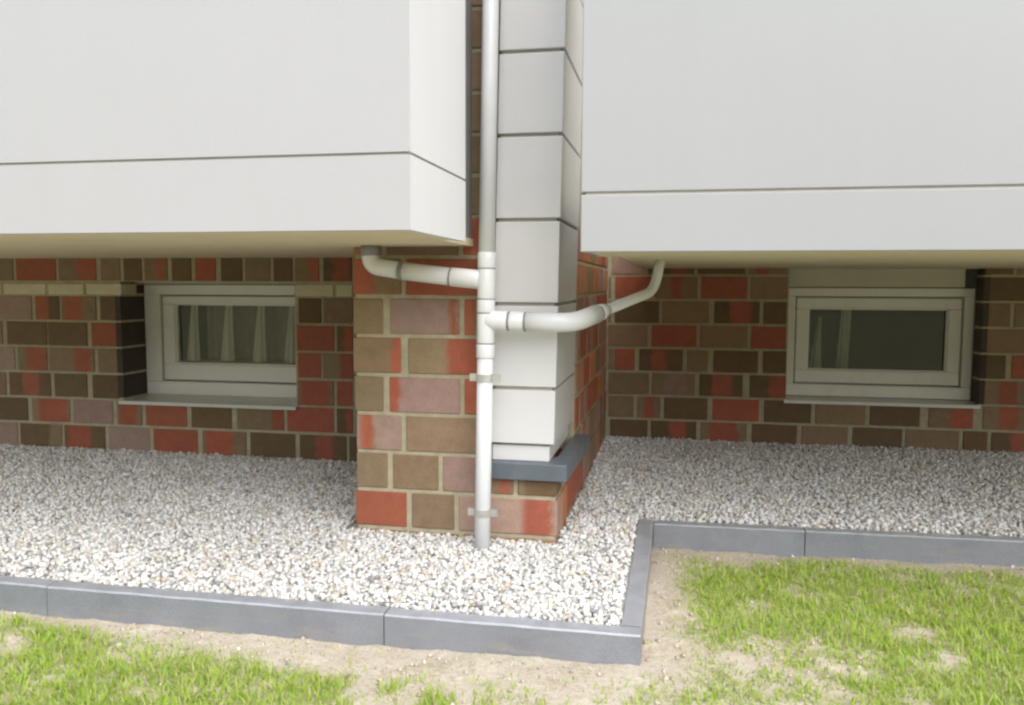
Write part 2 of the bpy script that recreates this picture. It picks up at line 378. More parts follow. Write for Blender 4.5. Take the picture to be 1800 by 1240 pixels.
def tube(name, path, prof, mat, parent, seg=22):
    """prof: radius, or list of (t along path 0..1 by index, radius); capped tube"""
    path = [Vector(p) for p in path]
    bm = bmesh.new(); rings = []
    ref = Vector((0.13, 0.9, 0.31)).normalized()
    for i, p in enumerate(path):
        d = (path[min(i+1, len(path)-1)] - path[max(i-1, 0)])
        if d.length < 1e-9: d = (path[min(i+2, len(path)-1)] - path[max(i-2, 0)])
        d.normalize()
        u = ref - d*ref.dot(d); u.normalize(); v = d.cross(u)
        r = prof if not isinstance(prof, list) else prof[i]
        rings.append([bm.verts.new(p + (u*math.cos(2*math.pi*k/seg) + v*math.sin(2*math.pi*k/seg))*r) for k in range(seg)])
    for a, b in zip(rings, rings[1:]):
        for k in range(seg): bm.faces.new((a[k], a[(k+1) % seg], b[(k+1) % seg], b[k]))
    bm.faces.new(rings[0][::-1]); bm.faces.new(rings[-1])
    bmesh.ops.recalc_face_normals(bm, faces=bm.faces[:])
    me = finish(bm, name)
    sm = [len(p.vertices) == 4 for p in me.polygons]
    me.polygons.foreach_set('use_smooth', sm)
    return link(name, me, mat, parent)

def straight_socket(name, a, b, r, mat, parent, lip=0.0015):
    """a short sleeve with rounded ends"""
    a, b = Vector(a), Vector(b); d = (b-a); L = d.length; d.normalize()
    ts = [0, 0.0008, 0.003, L-0.003, L-0.0008, L]
    rs = [r-0.003, r-0.0008, r, r, r-0.0008, r-0.003]
    return tube(name, [a+d*t for t in ts], rs, mat, parent)

# ------------------------------------------------------------------ ground
def fbm(x, y, seed=0, octaves=4, base=1.0):
    r = np.random.default_rng(100+seed); out = np.zeros_like(x); amp = 1.0; tot = 0
    f = base
    for _ in range(octaves):
        g = r.random((64, 64))
        xs = (x*f + r.random()*40) % 64; ys = (y*f + r.random()*40) % 64
        xi = np.floor(xs).astype(int); yi = np.floor(ys).astype(int); fx = xs-xi; fy = ys-yi
        fx = fx*fx*(3-2*fx); fy = fy*fy*(3-2*fy)
        xi %= 64; yi %= 64; x1 = (xi+1) % 64; y1 = (yi+1) % 64
        v = g[xi, yi]*(1-fx)*(1-fy) + g[x1, yi]*fx*(1-fy) + g[xi, y1]*(1-fx)*fy + g[x1, y1]*fx*fy
        out += amp*v; tot += amp; amp *= 0.5; f *= 2.0
    return out/tot

KERB_Y1, KERB_X, KERB_W = 1.870, -0.064, 0.050        # front row outer face, side row outer face, thickness
def kerb_right_y(x): return 2.790 + 0.037*(x+0.06)     # right-hand row runs a touch out of parallel

def kerb_dist(x, y):
    """distance on the lawn side to the nearest kerb face"""
    d1 = np.where(x < KERB_X, KERB_Y1 - y, np.hypot(np.maximum(x-KERB_X, 0), np.maximum(KERB_Y1-y, 0)) + 0*x)
    dr = kerb_right_y(x) - y
    ds = np.where(y > KERB_Y1, x-KERB_X, np.hypot(x-KERB_X, KERB_Y1-y))
    return np.where(x < KERB_X, d1, np.minimum(dr, ds))

def soil_z(x, y):
    d = kerb_dist(x, y)
    z = -0.088 + 0.022*(fbm(x, y, 1, 3, 2.2)-0.5) + 0.012*(fbm(x, y, 2, 3, 14)-0.5) + 0.006*(fbm(x, y, 3, 2, 60)-0.5)
    z = z - 0.008*np.exp(-np.maximum(d, 0)/0.08)
    z = z + 0.014*np.exp(-((x+0.25)/0.35)**2 - ((y-1.75)/0.25)**2)      # sand heaped against the kerb corner
    return z

def ground_sheet():
    def axis(lo, hi, fine0, fine1, step):
        a = list(np.arange(fine0, fine1+1e-6, step))
        k = step; v = fine0
        left = []
        while v > lo: k *= 1.5; v -= k; left.append(v)
        k = step; v = a[-1]; rightp = []
        while v < hi: k *= 1.5; v += k; rightp.append(v)
        return np.array(left[::-1] + a + rightp)
    xs = axis(-150, 150, -2.4, 1.7, 0.014); ys = axis(-150, 150, 1.05, 2.95, 0.014)
    X, Y = np.meshgrid(xs, ys, indexing='xy')
    Z = soil_z(X, Y)
    near = (X > -2.7) & (X < 2.0) & (Y > 0.8) & (Y < 3.2)
    Z = np.where(near, Z, -0.092)
    bed = (Y > KERB_Y1+0.02) & ((X < KERB_X-0.02) | (Y > kerb_right_y(X)+0.02))
    Z = np.where(bed, -0.13, Z)
    n, mrows = len(xs), len(ys)
    verts = np.stack([X.ravel(), Y.ravel(), Z.ravel()], 1)
    idx = np.arange(n*mrows).reshape(mrows, n)
    faces = np.stack([idx[:-1, :-1].ravel(), idx[:-1, 1:].ravel(), idx[1:, 1:].ravel(), idx[1:, :-1].ravel()], 1)
    me = np_mesh('lawn_soil', verts, faces)
    me.polygons.foreach_set('use_smooth', np.ones(len(faces), bool))
    return tag(link('lawn_soil', me, M['soil']), kind='structure')

def np_mesh(name, verts, faces):
    me = bpy.data.meshes.new(name)
    nv, nf, k = len(verts), len(faces), faces.shape[1]
    me.vertices.add(nv); me.vertices.foreach_set('co', verts.astype(np.float32).ravel())
    me.loops.add(nf*k); me.loops.foreach_set('vertex_index', faces.astype(np.int32).ravel())
    me.polygons.add(nf); me.polygons.foreach_set('loop_start', np.arange(0, nf*k, k, dtype=np.int32))
    me.polygons.foreach_set('loop_total', np.full(nf, k, np.int32))
    me.update(calc_edges=True)
    return me

ground_sheet()

# grit under the stones (a thin slab following the kerb line)
bm = bmesh.new()
poly = [(-4.2, KERB_Y1+0.03), (KERB_X-0.03, KERB_Y1+0.03), (KERB_X-0.03, kerb_right_y(-0.06)+0.03), (3.0, kerb_right_y(3.0)+0.03), (3.0, 4.40), (-0.2, 4.40), (-1.2, 4.40), (-4.2, 4.40)]
vs = [bm.verts.new((x, y, -0.027)) for x, y in poly]; lo = [bm.verts.new((x, y, -0.125)) for x, y in poly]
bm.faces.new(vs)
for i in range(len(poly)):
    j = (i+1) % len(poly); bm.faces.new((lo[i], lo[j], vs[j], vs[i]))
bmesh.ops.recalc_face_normals(bm, faces=bm.faces[:])
tag(link('gravel_base', finish(bm, 'gravel_base'), M['grit']), kind='structure')

# ------------------------------------------------------------------ walls of brick
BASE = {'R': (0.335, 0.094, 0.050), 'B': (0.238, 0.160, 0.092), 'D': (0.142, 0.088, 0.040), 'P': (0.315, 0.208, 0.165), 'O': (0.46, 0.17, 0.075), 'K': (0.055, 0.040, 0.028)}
brick_cache = {}
def brick_mesh(L, H, D, kind='brick'):
    key = (round(L/0.004), round(H/0.004), round(D/0.01), kind)
    if key not in brick_cache:
        L2, H2 = key[0]*0.004, key[1]*0.004
        bm = bmesh.new(); bm_box(bm, -L2/2, L2/2, 0, D, -H2/2, H2/2)
        bmesh.ops.bevel(bm, geom=bm.edges[:], offset=0.0022, segments=1, affect='EDGES', profile=0.5)
        me = finish(bm, kind); me.materials.append(M['brick'] if kind == 'brick' else M['pale_tile'])
        brick_cache[key] = me
    return brick_cache[key]

def jit(c, a=0.10):
    k = 1 + random.uniform(-a, a)
    return [max(0.01, v*k*(1+random.uniform(-0.04, 0.04))) for v in c]

def lay(parent, centre, L, H, D, facing, spec, name='brick', proud=0.0):
    """facing: 0 = face looks to -Y, +1 = looks to +X, -1 = looks to -X"""
    me = brick_mesh(L, H, D, name)
    o = bpy.data.objects.new(name, me); COL.objects.link(o)
    p0 = random.uniform(-0.0012, 0.0012) + proud
    ang = {0: 0.0, 1: math.pi/2, -1: -math.pi/2}[facing]
    off = {0: Vector((0, -p0, 0)), 1: Vector((p0, 0, 0)), -1: Vector((-p0, 0, 0))}[facing]
    o.location = Vector(centre) + off + Vector((0, 0, random.uniform(-0.001, 0.001))) - parent.location
    o.rotation_euler = (random.uniform(-0.006, 0.006), random.uniform(-0.004, 0.004), ang + random.uniform(-0.004, 0.004))
    o.parent = parent
    if name == 'brick':
        base = spec[0]; o['fired_base'] = jit(BASE[base])
        if len(spec) > 1:
            s0, s1 = spec[2], spec[3]
            o['fired_band'] = jit(BASE[spec[1]]); o['fired_pos'] = [((s0+s1)/2-0.5)*L, (s1-s0)/2*L, 0.0]
        else:
            o['fired_band'] = list(o['fired_base']); o['fired_pos'] = [9.0, 0.0, 0.0]
    return o

def rand_spec(light=False):
    r = random.random()
    if light:
        return random.choice([('P',), ('B',), ('P', 'R', .2, .5), ('R',), ('B',), ('P', 'O', .3, .8), ('O',)])
    if r < .26: return ('D',)
    if r < .44: return ('R',)
    if r < .66: return ('B',)
    if r < .76: return ('P',)
    s = random.uniform(0, .6)
    return (random.choice('DBB'), 'R', s, s+random.uniform(.25, .5))

JOINT = 0.014
def run(parent, z0, z1, x_from, x_to, facing, fixed, shift, light=False, D=0.115, plain=False):
    """random stretcher run along X (facing 0) or Y (facing +-1) at constant other coordinate `fixed`"""
    x = x_from; first = True
    while x < x_to-0.03:
        L = 0.238 if not first else shift
        first = False
        e = min(x+L, x_to)
        if x_to-e < 0.05: e = x_to
        c = (x+e)/2
        pos = (c, fixed, (z0+z1)/2) if facing == 0 else (fixed, c, (z0+z1)/2)
        lay(parent, pos, e-x, z1-z0-JOINT+0.002, D, facing, rand_spec(light) if not plain else ('B',))
        x = e + JOINT

def course(parent, rows_z0, k, bricks, Y, H=0.125, D=0.115):
    z0 = rows_z0 + k*0.125
    for b in bricks:
        lay(parent, ((b[0]+b[1])/2, Y, z0+H/2), b[1]-b[0]+0.003, H-JOINT+0.002, D, 0, b[2:])

# ---- left wall, set back under the left overhang
LW_Y, LW_Z = 3.509, -0.018
left_wall = empty('brick_wall', (-2.3, LW_Y, 0), 'shaded multicoloured brick wall at left behind gravel, with curtained cellar window and pale brick band', 'wall', 'brick plinth walls under the overhangs')
WL = dict(x0=-2.590, x1=-1.697, z0=0.238, z1=0.787)
m_y = LW_Y+0.005
boxes('mortar', [(-4.0, WL['x0'], m_y, LW_Y+0.30, -0.14, 3.0), (WL['x1'], -0.95, m_y, LW_Y+0.16, -0.14, 3.0), (-1.62, -0.95, LW_Y+0.16, LW_Y+0.30, -0.14, 3.0),
                 (WL['x0'], WL['x1'], m_y, LW_Y+0.30, -0.14, WL['z0']-0.006), (WL['x0'], WL['x1'], m_y, LW_Y+0.30, WL['z1']+0.012, 3.0)], M['mortar'], left_wall)
for k, row in LEFT_ROWS:
    top = 0.905 if k == 6 else None
    if k == 6:
        z0, z1 = 0.797, 0.915
        for b in row: lay(left_wall, ((b[0]+b[1])/2, LW_Y, (z0+z1)/2), b[1]-b[0]+0.003, z1-z0-JOINT+0.004, 0.115, 0, b[2:])
    else:
        course(left_wall, LW_Z, k, row, LW_Y)
    zz0, zz1 = (0.797, 0.915) if k == 6 else (LW_Z+k*0.125, LW_Z+(k+1)*0.125)
    run(left_wall, zz0, zz1, -4.0, row[0][0]-JOINT, 0, LW_Y, 0.06+0.05*(k % 3))
    run(left_wall, zz0, zz1, row[-1][1]+JOINT, -1.02, 0, LW_Y, 0.238)
for k, row in LEFT_PALE:
    for a, b in row + [(-3.70, -3.46), (-3.95, -3.715), (-1.40, -1.17)]:
        lay(left_wall, ((a+b)/2, LW_Y, 0.7615), b-a+0.003, 0.052, 0.115, 0, None, 'pale_brick', 0.002)
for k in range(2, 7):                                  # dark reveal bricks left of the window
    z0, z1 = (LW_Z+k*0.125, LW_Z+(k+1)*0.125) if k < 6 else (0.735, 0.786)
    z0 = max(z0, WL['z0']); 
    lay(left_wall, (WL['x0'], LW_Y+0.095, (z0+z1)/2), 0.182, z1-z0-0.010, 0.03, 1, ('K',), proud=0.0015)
# ---- the pier
PR_Y = 2.517
pier = empty('brick_pier', (-0.68, PR_Y, 0), 'brick pier of red, brown and pink bricks standing in gravel beside the drain pipe', 'pier')
PX0, PX1 = -1.013, -0.352
boxes('mortar', [(PX0+0.005, PX1-0.005, PR_Y+0.005, 2.99, -0.14, 0.184), (PX0+0.005, -0.575, PR_Y+0.005, 2.99, 0.184, 3.0), (-0.575, -0.41, PR_Y+0.05, 2.99, 0.184, 3.0), (PX0+0.005, PX1-0.005, 2.99, 4.40, -0.14, 3.0)], M['mortar'], pier)
for k, row in PIER_ROWS:
    if k == 0: course(pier, 0.0, k, row, PR_Y)
    else:
        for x0, x1, *spec in row:
            if x1 > -0.60 and x0 < -0.60: x1 = -0.573
            elif x0 > -0.60: continue
            course(pier, 0.0, k, [(x0, x1, *spec)], PR_Y)
for x0, x1, *spec in [(-0.560, -0.492, 'B', 'R', .4, .8), (-0.474, -0.353, 'D', 'B', .0, .2)]:   # cut bricks under the ledge
    lay(pier, ((x0+x1)/2, PR_Y, 0.157), x1-x0+0.003, 0.050, 0.115, 0, spec)
for k in range(-1, 24):
    z0 = k*0.125
    if k > 6:
        run(pier, z0, z0+0.125, PX0, -0.572, 0, PR_Y, 0.155 if k % 2 == 0 else 0.094, plain=k > 7)
    if k == -1:
        run(pier, z0, z0+0.125, PX0, PX1, 0, PR_Y, 0.094, plain=True)
# flank of the pier, right of the cladding, running back to the right-hand wall
LIGHT = {0: 0.10, 1: 0.22}
for k in range(-1, 8):
    z0 = k*0.125
    if k < 1: run(pier, z0, z0+0.125, PR_Y+0.115+JOINT, 4.355, 1, PX1, 0.238 if k % 2 else 0.112, light=True)
    elif k == 1:
        run(pier, z0, z0+0.072, PR_Y+0.115+JOINT, 3.04, 1, PX1, 0.2, light=True); run(pier, z0, z0+0.125, 3.045, 4.355, 1, PX1, 0.15, light=True)
    else: run(pier, z0, z0+0.125, 2.998 if k % 2 else 3.000, 4.355, 1, PX1, 0.238 if k % 2 else 0.112, light=True)
    run(pier, z0, z0+0.125, PR_Y+0.115+JOINT, 3.48, -1, PX0, 0.238 if k % 2 else 0.112)
# blue-grey stone ledge carrying the cladding
prism('stone_ledge', [(-0.566, 2.487), (-0.318, 2.487), (-0.304, 3.035), (-0.36, 3.035), (-0.36, 2.60), (-0.566, 2.60)], 0.1855, 0.239, M['slate'], pier, bevel=0.003)

# ---- right wall
RW_Y, RW_Z = 4.363, 0.090
right_wall = empty('brick_wall', (1.0, RW_Y, 0), 'dark shaded brick wall at right, set far back, with plain dark cellar window', 'wall', 'brick plinth walls under the overhangs')
WR = dict(x0=0.556, x1=1.452, z0=0.216, z1=0.90)
m_y = RW_Y+0.005
boxes('mortar', [(-0.60, WR['x0'], m_y, RW_Y+0.30, -0.14, 3.0), (WR['x1'], 3.2, m_y, RW_Y+0.30, -0.14, 3.0),
                 (WR['x0'], WR['x1'], m_y, RW_Y+0.30, -0.14, WR['z0']-0.006), (WR['x0'], WR['x1'], m_y, RW_Y+0.30, WR['z1'], 3.0)], M['mortar'], right_wall)
for k, row in RIGHT_ROWS:
    course(right_wall, RW_Z, k, row, RW_Y)
    z0 = RW_Z+k*0.125
    run(right_wall, z0, z0+0.125, row[-1][1]+JOINT, 3.1, 0, RW_Y, 0.238)
z0 = RW_Z+6*0.125
run(right_wall, z0, z0+0.125, -0.33, WR['x0']-0.01, 0, RW_Y, 0.17)
run(right_wall, z0, z0+0.125, WR['x1']+0.006, 3.1, 0, RW_Y, 0.12)

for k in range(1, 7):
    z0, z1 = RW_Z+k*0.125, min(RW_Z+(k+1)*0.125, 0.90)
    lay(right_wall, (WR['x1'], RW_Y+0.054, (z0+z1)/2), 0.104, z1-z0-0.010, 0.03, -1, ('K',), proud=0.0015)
# ------------------------------------------------------------------ windows
def ring(x0, x1, z0, z1, y0, y1, w, wb=None, wt=None):
    wb = wb or w; wt = wt or w
    return [(x0, x1, y0, y1, z0, z0+wb), (x0, x1, y0, y1, z1-wt, z1), (x0, x0+w, y0, y1, z0+wb, z1-wt), (x1-w, x1, y0, y1, z0+wb, z1-wt)]

def window(parent, x0, x1, z0, z1, y, fw, sw, fb, sb, ft, st, room_d, tilt=0.0):
    w = bpy.data.objects.new('window', None); COL.objects.link(w); w.parent = parent
    w.location = Vector(((x0+x1)/2, y, z0)) - parent.location
    w['_origin'] = [(x0+x1)/2, y, z0]
    def part(name, lst, mat, bev=0.0):
        o = boxes(name, lst, mat, None, bev)
        o.parent = w; o.matrix_parent_inverse = Matrix.Translation(-Vector(w['_origin']))
        return o
    part('window_frame', ring(x0+0.002, x1-0.002, z0+0.002, z1-0.002, y, y+0.07, fw, fb, ft), M['frame'], 0.004)
    sx0, sx1, sz0, sz1 = x0+fw+0.008, x1-fw-0.008, z0+fb+0.008, z1-ft-0.008
    part('sash', ring(sx0, sx1, sz0, sz1, y+0.012, y+0.066, sw, sb, st), M['frame'], 0.005)
    part('rebate', ring(x0+0.02, x1-0.02, z0+0.02, z1-0.02, y+0.045, y+0.062, fw+0.02, fb+0.02, ft+0.02), M['rubber'])
    gx0, gx1, gz0, gz1 = sx0+sw, sx1-sw, sz0+sb, sz1-st
    part('glazing_bead', ring(gx0-0.004, gx1+0.004, gz0-0.004, gz1+0.004, y+0.024, y+0.04, 0.010), M['frame'], 0.002)
    part('pane', [(gx0-0.003, gx1+0.003, y+0.042, y+0.046, gz0-0.003, gz1+0.003)], M['glass'])
    yb = y+0.08
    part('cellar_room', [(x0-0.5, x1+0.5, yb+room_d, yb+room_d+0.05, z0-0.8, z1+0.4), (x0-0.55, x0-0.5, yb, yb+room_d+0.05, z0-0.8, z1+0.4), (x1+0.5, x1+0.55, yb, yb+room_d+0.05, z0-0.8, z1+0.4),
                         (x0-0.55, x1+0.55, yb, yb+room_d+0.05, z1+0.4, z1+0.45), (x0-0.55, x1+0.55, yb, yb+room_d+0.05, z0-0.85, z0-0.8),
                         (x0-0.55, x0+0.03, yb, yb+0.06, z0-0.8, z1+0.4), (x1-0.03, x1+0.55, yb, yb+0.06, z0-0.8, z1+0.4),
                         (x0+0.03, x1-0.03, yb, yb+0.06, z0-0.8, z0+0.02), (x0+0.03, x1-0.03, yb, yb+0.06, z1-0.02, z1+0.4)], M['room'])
    return w

wlft = window(left_wall, WL['x0'], -1.632, WL['z0'], WL['z1'], 3.690, 0.085, 0.066, 0.066, 0.082, 0.050, 0.040, 1.4)
wrgt = window(right_wall, WR['x0'], WR['x1'], WR['z0']+0.005, 0.782, 4.470, 0.046, 0.062, 0.062, 0.068, 0.044, 0.056, 1.6)
def under(parent, w, name, lst, mat, bev=0.0):
    o = boxes(name, lst, mat, None, bev); o.parent = w
    o.matrix_parent_inverse = Matrix.Translation(-Vector(w['_origin'])); return o
# sills: folded sheet with a front lip, slightly sloping outwards
def sill(w, x0, x1, yf, yb, zf, zb):
    bm = bmesh.new()
    prof = [(yb, zb), (yf, zf), (yf, zf-0.016), (yf+0.003, zf-0.016), (yf+0.003, zf-0.004), (yb, zb-0.006)]
    a = [bm.verts.new((x0, y, z)) for y, z in prof]; b = [bm.verts.new((x1, y, z)) for y, z in prof]
    for i in range(len(prof)):
        j = (i+1) % len(prof); bm.faces.new((a[i], a[j], b[j], b[i]))
    bm.faces.new(a[::-1]); bm.faces.new(b)
    bmesh.ops.recalc_face_normals(bm, faces=bm.faces[:])
    o = link('sill', finish(bm, 'sill'), M['sill']); o.parent = w
    o.matrix_parent_inverse = Matrix.Translation(-Vector(w['_origin'])); return o
sill(wlft, WL['x0']-0.012, WL['x1']+0.004, LW_Y-0.018, 3.692, 0.231, 0.242)
sill(wrgt, WR['x0']-0.010, WR['x1']+0.006, RW_Y-0.016, 4.472, 0.2145, 0.2215)
under(right_wall, wrgt, 'blind_box', [(WR['x0']+0.003, WR['x1']-0.06, 4.440, 4.56, 0.784, 0.898)], M['lintel'], 0.003)
under(right_wall, wrgt, 'frame_filler', [(WR['x1']-0.058, WR['x1']-0.002, 4.474, 4.56, 0.784, 0.898)], M['room'])
under(left_wall, wlft, 'head_lining', [(WL['x0'], WL['x1'], LW_Y+0.118, 3.80, 0.7885, 0.7985)], M['lintel'])

def curtain(xc, wb, wt, y, z0, z1, label):
    '''one gathered strip of cloth, narrow at the tie and spreading towards the sill'''
    nu, nv = 26, 16
    u = np.linspace(-1, 1, nu); v = np.linspace(0, 1, nv)
    U, V = np.meshgrid(u, v, indexing='ij')
    half = (wt + (wb-wt)*(1-V)**1.6)/2
    X = xc + 0.02*V + U*half
    Y = y - (0.010+0.020*(1-V))*np.cos(U*math.pi*0.5) + 0.004*np.sin(U*9+V*3)
    Zc = z0 + (z1-z0)*V
    verts = np.stack([X.ravel(), Y.ravel(), Zc.ravel()], 1)
    idx = np.arange(nu*nv).reshape(nu, nv)
    faces = np.stack([idx[:-1, :-1].ravel(), idx[1:, :-1].ravel(), idx[1:, 1:].ravel(), idx[:-1, 1:].ravel()], 1)
    me = np_mesh('curtain', verts, faces); me.polygons.foreach_set('use_smooth', np.ones(len(faces), bool))
    return tag(link('curtain', me, M['curtain']), label, 'curtain', 'curtains behind the cellar windows')
for xc, lab in zip((-2.395, -2.205, -2.032, -1.862), ('leftmost of four', 'second from left of four', 'third from left of four', 'rightmost of four')):
    curtain(xc, 0.074, 0.036, 3.800, 0.40, 0.76, 'narrow pale curtain strip behind the left cellar window, '+lab)
curtain(0.748, 0.09, 0.02, 4.75, 0.27, 0.62, 'dim pale curtain end in the left corner of the right cellar window')
curtain(0.895, 0.07, 0.05, 4.80, 0.27, 0.66, 'faint wider curtain end right of the corner one in the right cellar window')
def net(x0, x1, y, z0, z1, label):
    nu, nv = 150, 3
    U, V = np.meshgrid(np.linspace(0, 1, nu), np.linspace(0, 1, nv), indexing='ij')
    X = x0+(x1-x0)*U; Yn = y+0.012*np.sin(U*62+0.8*np.sin(U*17)); Zn = z0+(z1-z0)*V
    idx = np.arange(nu*nv).reshape(nu, nv)
    f = np.stack([idx[:-1, :-1].ravel(), idx[1:, :-1].ravel(), idx[1:, 1:].ravel(), idx[:-1, 1:].ravel()], 1)
    me = np_mesh('net_curtain', np.stack([X.ravel(), Yn.ravel(), Zn.ravel()], 1), f); me.polygons.foreach_set('use_smooth', np.ones(len(f), bool))
    return tag(link('net_curtain', me, M['net']), label, 'curtain')
net(-2.36, -1.60, 3.875, 0.40, 0.78, 'dim grey net curtain behind the pale strips in the left cellar window')
under(left_wall, wlft, 'inner_sill', [(WL['x0']+0.05, -1.66, 3.772, 3.90, 0.372, 0.396)], M['frame'], 0.003)

# ------------------------------------------------------------------ overhangs
ZTOP = 2.06
LO_Y, LO_X = 1.680, -0.549
lo = empty('overhang', (-2.0, LO_Y, 0.904), 'near-white panelled overhang filling the upper left, with its bright end face towards the drain pipe', 'overhang', 'panelled overhangs above the plinth')
ZJ = 1.0625
prism('wall_panel', [(-2.55, LO_Y), (LO_X-0.0002, LO_Y), (LO_X-0.0222, LO_Y+0.022), (-2.55, LO_Y+0.022)], ZJ+0.003, 3.2, M['panel'], lo)
boxes('wall_panel', [(-4.55, -2.556, LO_Y, LO_Y+0.022, ZJ+0.003, ZTOP)], M['panel'], lo, 0.0012)
prism('base_panel', [(-2.55, LO_Y), (LO_X-0.0002, LO_Y), (LO_X-0.0222, LO_Y+0.022), (-2.55, LO_Y+0.022)], 0.9035, ZJ-0.003, M['panel'], lo)
boxes('base_panel', [(-4.55, -2.556, LO_Y, LO_Y+0.022, 0.9035, ZJ-0.003)], M['panel'], lo, 0.0012)
prism('end_panel', [(LO_X, LO_Y+0.0003), (LO_X, 2.146), (LO_X-0.022, 2.146), (LO_X-0.022, LO_Y+0.0223)], ZJ+0.003, 3.2, M['end_panel'], lo)
prism('end_base_panel', [(LO_X, LO_Y+0.0003), (LO_X, 2.146), (LO_X-0.022, 2.146), (LO_X-0.022, LO_Y+0.0223)], 0.9035, ZJ-0.003, M['end_panel'], lo)
boxes('joint_backing', [(-4.5, LO_X-0.0235, LO_Y+0.006, LO_Y+0.034, ZJ-0.012, ZJ+0.012), (LO_X-0.0233, LO_X-0.006, LO_Y+0.0065, 2.14, ZJ-0.012, ZJ+0.012)], M['joint'], lo)
boxes('inner_wall', [(-4.5, -0.60, LO_Y+0.035, 1.86, 1.135, ZTOP-0.01), (-0.72, -0.60, 1.861, 2.144, 1.135, ZTOP-0.01), (-0.72, -0.622, 2.1445, 2.512, 1.135, ZTOP-0.01)], M['grey_core'], lo)
boxes('balcony_slab', [(-4.5, -0.60, LO_Y+0.035, 2.144, 0.93, 1.134), (-4.5, -0.622, 2.144, 2.512, 0.93, 1.134), (-4.5, PX0-0.012, 2.512, 3.50, 0.93, 1.134)], M['grey_core'], lo)
boxes('soffit', [(-4.5, -0.573, LO_Y+0.0235, 2.142, 0.9075, 0.9295), (-4.5, -0.618, 2.1425, 2.511, 0.9075, 0.9295), (-4.5, PX0-0.004, 2.5115, 3.62, 0.9075, 0.9295)], M['soffit'], lo)

RO_Y, RO_X = 2.090, -0.238
ro = empty('overhang', (1.2, RO_Y, 0.872), 'pale grey panelled overhang filling the upper right, set farther back than the left one', 'overhang', 'panelled overhangs above the plinth')
ZJ2 = 1.0165
boxes('wall_panel', [(RO_X, 2.4, RO_Y, RO_Y+0.022, ZJ2+0.003, ZTOP)], M['panel_r'], ro, 0.0025)
boxes('wall_panel', [(2.406, 4.4, RO_Y, RO_Y+0.022, ZJ2+0.003, ZTOP)], M['panel_r'], ro, 0.0025)
boxes('base_panel', [(RO_X, 2.4, RO_Y, RO_Y+0.022, 0.8715, ZJ2-0.003)], M['panel_r'], ro, 0.0025)
boxes('base_panel', [(2.406, 4.4, RO_Y, RO_Y+0.022, 0.8715, ZJ2-0.003)], M['panel_r'], ro, 0.0025)
boxes('end_panel', [(RO_X, RO_X+0.010, RO_Y+0.0225, 2.556, 0.8735, ZTOP)], M['panel_r'], ro)
boxes('joint_backing', [(RO_X+0.0115, 4.35, RO_Y+0.006, RO_Y+0.0325, ZJ2-0.012, ZJ2+0.012)], M['joint'], ro)
boxes('inner_wall', [(RO_X+0.012, 4.35, RO_Y+0.033, 2.25, 1.10, ZTOP-0.01), (RO_X+0.012, -0.13, 2.2505, 2.554, 1.10, ZTOP-0.01)], M['panel_r'], ro)
boxes('balcony_slab', [(RO_X+0.012, 4.35, RO_Y+0.033, 2.554, 0.90, 1.099), (-0.170, 4.35, 2.554, 4.356, 0.90, 1.099)], M['panel_r'], ro)
boxes('soffit', [(RO_X+0.011, 4.35, RO_Y+0.0235, 2.553, 0.8755, 0.8985), (-0.168, 4.35, 2.5535, 4.61, 0.8755, 0.8985)], M['soffit'], ro)

# ------------------------------------------------------------------ cladding column on the ledge
SH = 0.0196
clad = empty('cladding_column', (-0.45, 2.50, 0.24), 'column clad in stacked pale grey corner panels, standing on the blue-grey stone ledge', 'cladding')
def corner_poly(xl, xr, yf, yb, t):
    return [(xl, yf), (xr, yf), (xr, yb), (xr-t, yb), (xr-t, yf+t), (xl, yf+t)]
xr = -0.3665
zs = [0.2915, 0.4695, 0.730, 0.9866, 1.2406, 1.4872, 1.742, 1.996, 2.25, 2.504, 2.758, 3.012]
boxes('column_core', [(-0.54, xr-0.02, 2.533, 2.972, 0.2395, 3.0)], M['clad_core'], clad, shear=SH)
for i, (a, b) in enumerate(zip(zs, zs[1:])):
    dx = random.uniform(-0.0012, 0.0012); dy = random.uniform(-0.0012, 0.0012)
    prism('cladding_panel', corner_poly(-0.566, xr+dx, 2.509+dy, 2.985, 0.022), a+0.0055, b-0.0055, M['clad'], clad, 0.0025, SH)
for z in zs[1:-1]:
    prism('joint_strip', corner_poly(-0.560, xr-0.0125, 2.5215, 2.98, 0.008), z-0.011, z+0.011, M['joint'], clad, 0, SH)
prism('base_flashing', corner_poly(-0.564, xr-0.016, 2.524, 2.975, 0.010), 0.2398, 0.288, M['clad'], clad, 0.0015, SH)

# ------------------------------------------------------------------ drain pipe
pipe = empty('drain_pipe', (-0.567, 2.42, 0), 'white plastic drain pipe before the brick pier, with one branch to each overhang', 'drain pipe')
PS = 0.0147
def P(z, y=2.420): return Vector((-0.567+PS*z, y, z))
def seg_main(name, z0, z1, r, mat=None):
    return straight_socket(name, P(z0), P(z1), r, mat or M['pvc'], pipe)
tube('main_pipe', [P(0.875), P(1.4), P(2.6)], 0.0242, M['pvc'], pipe)
seg_main('socket', 0.838, 0.885, 0.0274)
seg_main('tee_body', 0.747, 0.8368, 0.0268)
seg_main('socket', 0.706, 0.7455, 0.0274)
seg_main('tee_body', 0.614, 0.7045, 0.0268)
seg_main('socket', 0.570, 0.6125, 0.0274)
tube('main_pipe', [P(-0.10), P(0.3), P(0.572)], 0.0242, M['pvc'], pipe)
for z in (0.8373, 0.7463, 0.7053, 0.6133):
    seg_main('seal_ring', z-0.0022, z+0.0022, 0.0272, M['rubber'])
